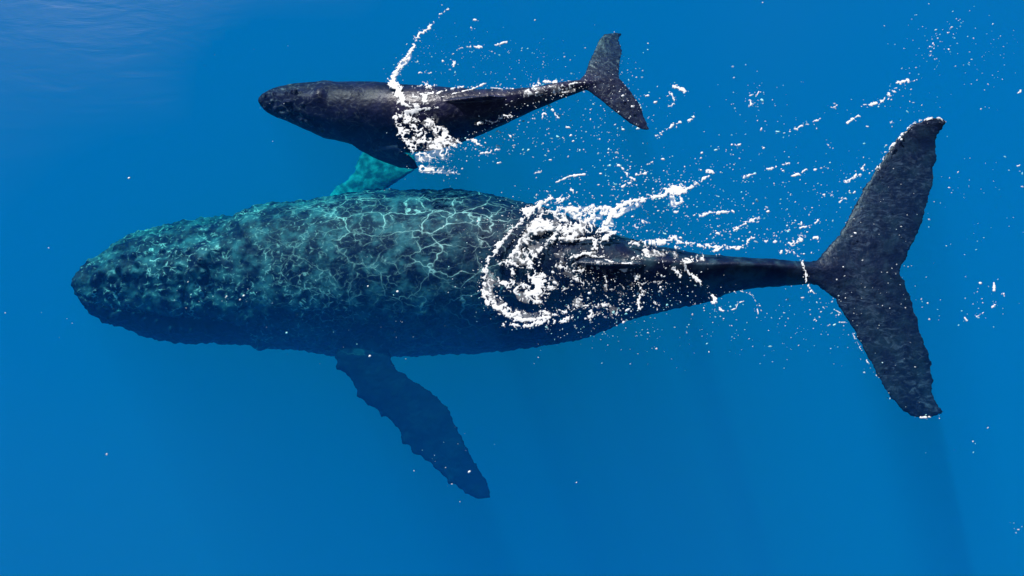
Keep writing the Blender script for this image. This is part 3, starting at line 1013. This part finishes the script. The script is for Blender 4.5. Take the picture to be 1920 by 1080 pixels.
m, nd, lk = new_mat("white_foam")
b = nd["Principled BSDF"]
t_ = N(nd, "ShaderNodeTexNoise", Scale=60.0, Detail=3.0)
tc = N(nd, "ShaderNodeTexCoord")
lk.new(tc.outputs["Object"], t_.inputs["Vector"])
cr = ramp(nd, [(0.3, (0.82, 0.85, 0.88)), (0.7, (0.93, 0.93, 0.93))])
lk.new(t_.outputs[0], cr.inputs[0])
lk.new(cr.outputs[0], b.inputs["Base Color"])
b.inputs["Roughness"].default_value = 0.55
bp = N(nd, "ShaderNodeBump", Strength=0.15, Distance=0.005)
lk.new(t_.outputs[0], bp.inputs["Height"])
lk.new(bp.outputs[0], b.inputs["Normal"])
at_n = N(nd, "ShaderNodeAttribute", attribute_name="thick")
lk.new(at_n.outputs["Fac"], b.inputs["Alpha"])
MAT_FOAM = m

pA, pK = np.array([foam_pt(1010, 520)]), np.array([foam_pt(780, 230)])
y_split = foam_pt(900, 322)[1]
x_split = foam_pt(1215, 300)[0]


def heights(xs_, ys_):
    return np.array([down(a_, b_) for a_, b_ in zip(xs_, ys_)])


def lattice(sel):
    """sheet of foam over the chosen grid cells: raised in the middle, thin at the rim, closed beneath"""
    ii, jj = np.nonzero(sel)
    vid = -np.ones((nx + 1, ny + 1), int)
    for a_, b_ in ((0, 0), (1, 0), (0, 1), (1, 1)):
        vid[ii + a_, jj + b_] = 1
    vi, vj = np.nonzero(vid > 0)
    vid[vi, vj] = np.arange(len(vi))
    # corner heights
    pad = np.pad(np.clip(val, 0, .6), 1)
    hsum = (pad[vi, vj] + pad[vi + 1, vj] + pad[vi, vj + 1] + pad[vi + 1, vj + 1]) / 4
    pk = np.pad(sel, 1)
    cnt = pk[vi, vj].astype(int) + pk[vi + 1, vj] + pk[vi, vj + 1] + pk[vi + 1, vj + 1]
    xs_, ys_ = GX0 + (vi - .5) * CELL, GY0 + (vj - .5) * CELL
    # pull rim corners inward to round the stair steps
    ox = (pk[vi + 1, vj] + pk[vi + 1, vj + 1]).astype(int) - (pk[vi, vj].astype(int) + pk[vi, vj + 1])
    oy = (pk[vi, vj + 1] + pk[vi + 1, vj + 1]).astype(int) - (pk[vi, vj].astype(int) + pk[vi + 1, vj])
    rim = cnt < 4
    base = heights(xs_, ys_)
    xs_ = xs_ + rim * ox * CELL * .22
    ys_ = ys_ + rim * oy * CELL * .22
    zt_ = base + 0.006 + np.where(rim, 0, 0.003 + 0.009 * hsum)
    ap = np.pad(alpha * sel, 1)
    thick = np.where(rim, 0.0, (ap[vi, vj] + ap[vi + 1, vj] + ap[vi, vj + 1] + ap[vi + 1, vj + 1]) / 4)
    V = np.stack([xs_, ys_, zt_], 1)
    quads = np.stack([vid[ii, jj], vid[ii + 1, jj], vid[ii + 1, jj + 1], vid[ii, jj + 1]], 1)
    zq = base[quads]
    quads = quads[(zq.max(1) - zq.min(1)) < 0.06]
    V2 = V.copy()
    V2[:, 2] = base + 0.001
    return np.vstack([V, V2]), np.vstack([quads, quads[:, ::-1] + len(V)]), np.concatenate([thick, thick])


# droplets and flecks ------------------------------------------------------------------------
bm = bmesh.new()
bmesh.ops.create_icosphere(bm, subdivisions=1, radius=1.0)
ICO_V = np.array([v_.co[:] for v_ in bm.verts])
ICO_F = np.array([[v_.index for v_ in f_.verts] for f_ in bm.faces])
bm.free()


def flecks(lst):
    """lst: (x, y, z, r, stretch, angle)"""
    V, F, T_ = [], [], []
    for x, y, z, r, st, an in lst:
        T_.append(np.full(12, float(rng.uniform(.35, 1.0) if r < 2.0 * MPP else 1.0)))
        k = 1 + 0.25 * rng.standard_normal(len(ICO_V)).clip(-1, 1)
        p = ICO_V * k[:, None] * np.array([r * st, r, r * 0.55])
        ca, sa = math.cos(an), math.sin(an)
        p = np.stack([p[:, 0] * ca - p[:, 1] * sa, p[:, 0] * sa + p[:, 1] * ca, p[:, 2]], 1) + (x, y, z)
        F.append(ICO_F + 12 * len(V))
        V.append(p)
    return np.vstack(V), np.vstack(F), np.concatenate(T_)


SPRAY = [  # centre px, spread px (x, y), tilt deg, count, mean size px
    (900, 120, 75, 45, 0, 150, 1.5), (1000, 120, 70, 35, 0, 90, 1.5), (1010, 170, 60, 14, -10, 130, 1.6), (960, 215, 90, 18, -18, 130, 1.6), (850, 290, 55, 30, -20, 170, 1.7),
    (940, 270, 50, 25, -15, 110, 1.9), (1030, 250, 45, 45, 0, 110, 1.9), (1120, 250, 70, 40, 30, 90, 1.8), (1150, 190, 40, 40, 40, 110, 1.8), (1180, 160, 30, 40, 0, 40, 2.0), (1230, 200, 40, 30, 0, 30, 2.0),
    (1150, 300, 30, 30, 40, 60, 2.0), (1200, 340, 70, 25, -10, 110, 1.8), (1300, 320, 80, 30, -20, 120, 1.9), (1260, 400, 110, 35, -10, 260, 1.6), (1340, 440, 110, 25, -5, 180, 1.7), (1430, 350, 90, 50, -20, 120, 1.8), (1520, 420, 70, 40, -20, 120, 1.8),
    (1560, 330, 80, 40, -25, 90, 1.7), (1415, 190, 40, 45, 60, 80, 2.0), (1480, 250, 80, 40, -20, 40, 1.7), (1740, 110, 70, 20, -50, 90, 1.8), (1760, 60, 60, 40, 0, 60, 1.5), (1870, 90, 50, 40, 0, 45, 1.9), (1850, 150, 40, 60, 0, 40, 1.6),
    (1700, 190, 60, 40, 0, 40, 1.7), (1060, 520, 130, 55, 10, 420, 1.6), (1020, 600, 90, 20, 10, 120, 1.6), (1150, 580, 80, 30, -20, 160, 1.7), (1250, 520, 90, 40, 10, 150, 1.7), (1300, 560, 50, 25, 10, 50, 1.8), (1020, 400, 90, 35, -10, 260, 1.6),
    (1200, 640, 90, 35, -10, 50, 1.3), (1360, 600, 60, 30, 0, 45, 1.5), (1400, 640, 120, 40, 0, 60, 1.2), (1470, 590, 35, 35, 60, 40, 1.6), (1560, 580, 30, 40, 60, 60, 1.7), (1500, 650, 60, 30, 0, 22, 1.3), (1640, 440, 60, 70, 60, 70, 1.7), (1680, 520, 30, 40, 0, 40, 1.8),
    (1620, 580, 50, 50, 40, 60, 1.6), (1830, 580, 50, 30, -20, 34, 1.9), (1800, 370, 60, 60, 0, 40, 1.6), (1870, 340, 40, 40, 0, 22, 1.6), (1850, 450, 60, 60, 0, 20, 1.5), (1730, 580, 30, 20, 0, 10, 2.0), (780, 110, 15, 40, 60, 60, 1.5), (470, 60, 200, 60, 0, 10, 1.0),
    (1180, 215, 25, 30, 40, 70, 1.8), (1140, 120, 30, 40, 0, 60, 1.5), (1060, 165, 50, 14, -12, 90, 1.6), (1820, 830, 80, 40, 0, 8, 1.4), (1900, 985, 20, 12, 0, 8, 1.8), (120, 600, 90, 40, 0, 8, 1.1), (400, 560, 80, 20, 0, 24, 1.5), (700, 600, 140, 60, 0, 40, 1.2), (850, 850, 50, 60, 60, 20, 1.3), (520, 210, 60, 30, 30, 18, 1.3), (1690, 720, 40, 40, 60, 26, 1.3),
]
surf_f, deep_f = [], []
for pts, w, c0, c1, kind in STROKES:
    P = resample(pts, 40)
    ln = float(np.linalg.norm(np.diff(P, axis=0), axis=1).sum())
    for _ in range(int(ln * (0.12 + 0.022 * w))):
        px, py = P[rng.integers(40)] + rng.normal(size=2) * (1.1 * w + 3)
        r = min(1.9, 1.3 * float(np.exp(rng.normal() * .45)) * .55) * MPP
        st, ang = 1.0 + abs(rng.normal()) * .6, rng.normal() * .8 + .35
        if rng.random() < .7:
            x, y = foam_pt(px, py)
            surf_f.append((x, y, down(x, y) + r * .15, r, st, ang))
        else:
            z = -float(rng.uniform(.03, .3))
            p = at(np.array(px), np.array(py), np.array(z))
            deep_f.append((p[0], p[1], z, r, st, ang))
for cx, cy, sx, sy, an, n_, sz in SPRAY:
    a_ = R(an)
    for _ in range(int(n_ * .75)):
        u_, w_ = rng.normal() * sx * .75, rng.normal() * sy * .75
        px, py = cx + u_ * math.cos(a_) - w_ * math.sin(a_), cy + u_ * math.sin(a_) + w_ * math.cos(a_)
        r = min(2.6, sz * float(np.exp(rng.normal() * .5)) * .42) * MPP
        st = 1.0 + abs(rng.normal()) * .6
        ang = rng.normal() * .7 + .35
        if rng.random() < .5:
            x, y = foam_pt(px, py)
            surf_f.append((x, y, down(x, y) + r * .15, r, st, ang))
        else:
            z = -float(rng.uniform(.05, .45))
            p = at(np.array(px), np.array(py), np.array(z))
            deep_f.append((p[0], p[1], z, r * 1.05, st, ang))
for px, py, s_ in ((242, 334, 3.0), (200, 852, 2.6), (1231, 654, 2.5), (1081, 905, 1.6), (1824, 828, 2.0), (10, 587, 1.6), (1430, 5, 2.5), (1215, 82, 2.2), (1003, 38, 2.4), (1690, 262, 3.6), (1372, 272, 3.2), (1432, 278, 3.0), (1316, 287, 3.6), (1386, 272, 4.5),
                   (1440, 397, 4.5), (1215, 180, 3.5), (1212, 180, 3.5), (1229, 192, 4.5), (1168, 180, 4), (1185, 200, 4), (745, 547, 3.5), (693, 668, 3.2), (690, 537, 2.2), (880, 885, 3.5), (457, 555, 3), (450, 562, 2.4), (425, 556, 2.4)):
    x, y = foam_pt(px, py)
    surf_f.append((x, y, down(x, y) + .006, s_ * MPP * .7, 1.25, .5))

grp = {}
ci, cj = np.nonzero(keep)
cxs, cys = gx[ci], gy[cj]
reg_astern = (cxs > x_split)
reg_calf = (~reg_astern) & (cys > y_split)
for key, selm in (("calf", reg_calf), ("adult", ~reg_astern & ~reg_calf), ("astern", reg_astern)):
    s_ = np.zeros((nx, ny), bool)
    s_[ci[selm], cj[selm]] = True
    grp[key] = lattice(s_)


def region(x, y):
    return "astern" if x > x_split else ("calf" if y > y_split else "adult")


LAB = {"calf": "white splash foam wrapped across the calf's back with spray around it",
       "adult": "white foam swirl with lacy rings over the larger whale's hind back",
       "astern": "scattered white foam streaks and flecks on open water around the larger whale's tail"}
for key, (V, F, TH_) in grp.items():
    fl = [q for q in surf_f if region(q[0], q[1]) == key]
    fv, ff, ft = flecks(fl)
    tri = np.vstack([F[:, [0, 1, 2]], F[:, [0, 2, 3]], ff + len(V)])
    o = quick_mesh("sea_foam", np.vstack([V, fv]), tri, MAT_FOAM)
    add_attr(o, "thick", np.concatenate([TH_, ft]))
    tag(o, LAB[key], "foam", kind="stuff")
fv, ff, ft = flecks(deep_f)
o = quick_mesh("water_bubbles", fv, ff, MAT_FOAM)
add_attr(o, "thick", ft)
tag(o, "tiny pale bubbles drifting just under the surface around the foam", "bubbles", kind="stuff")
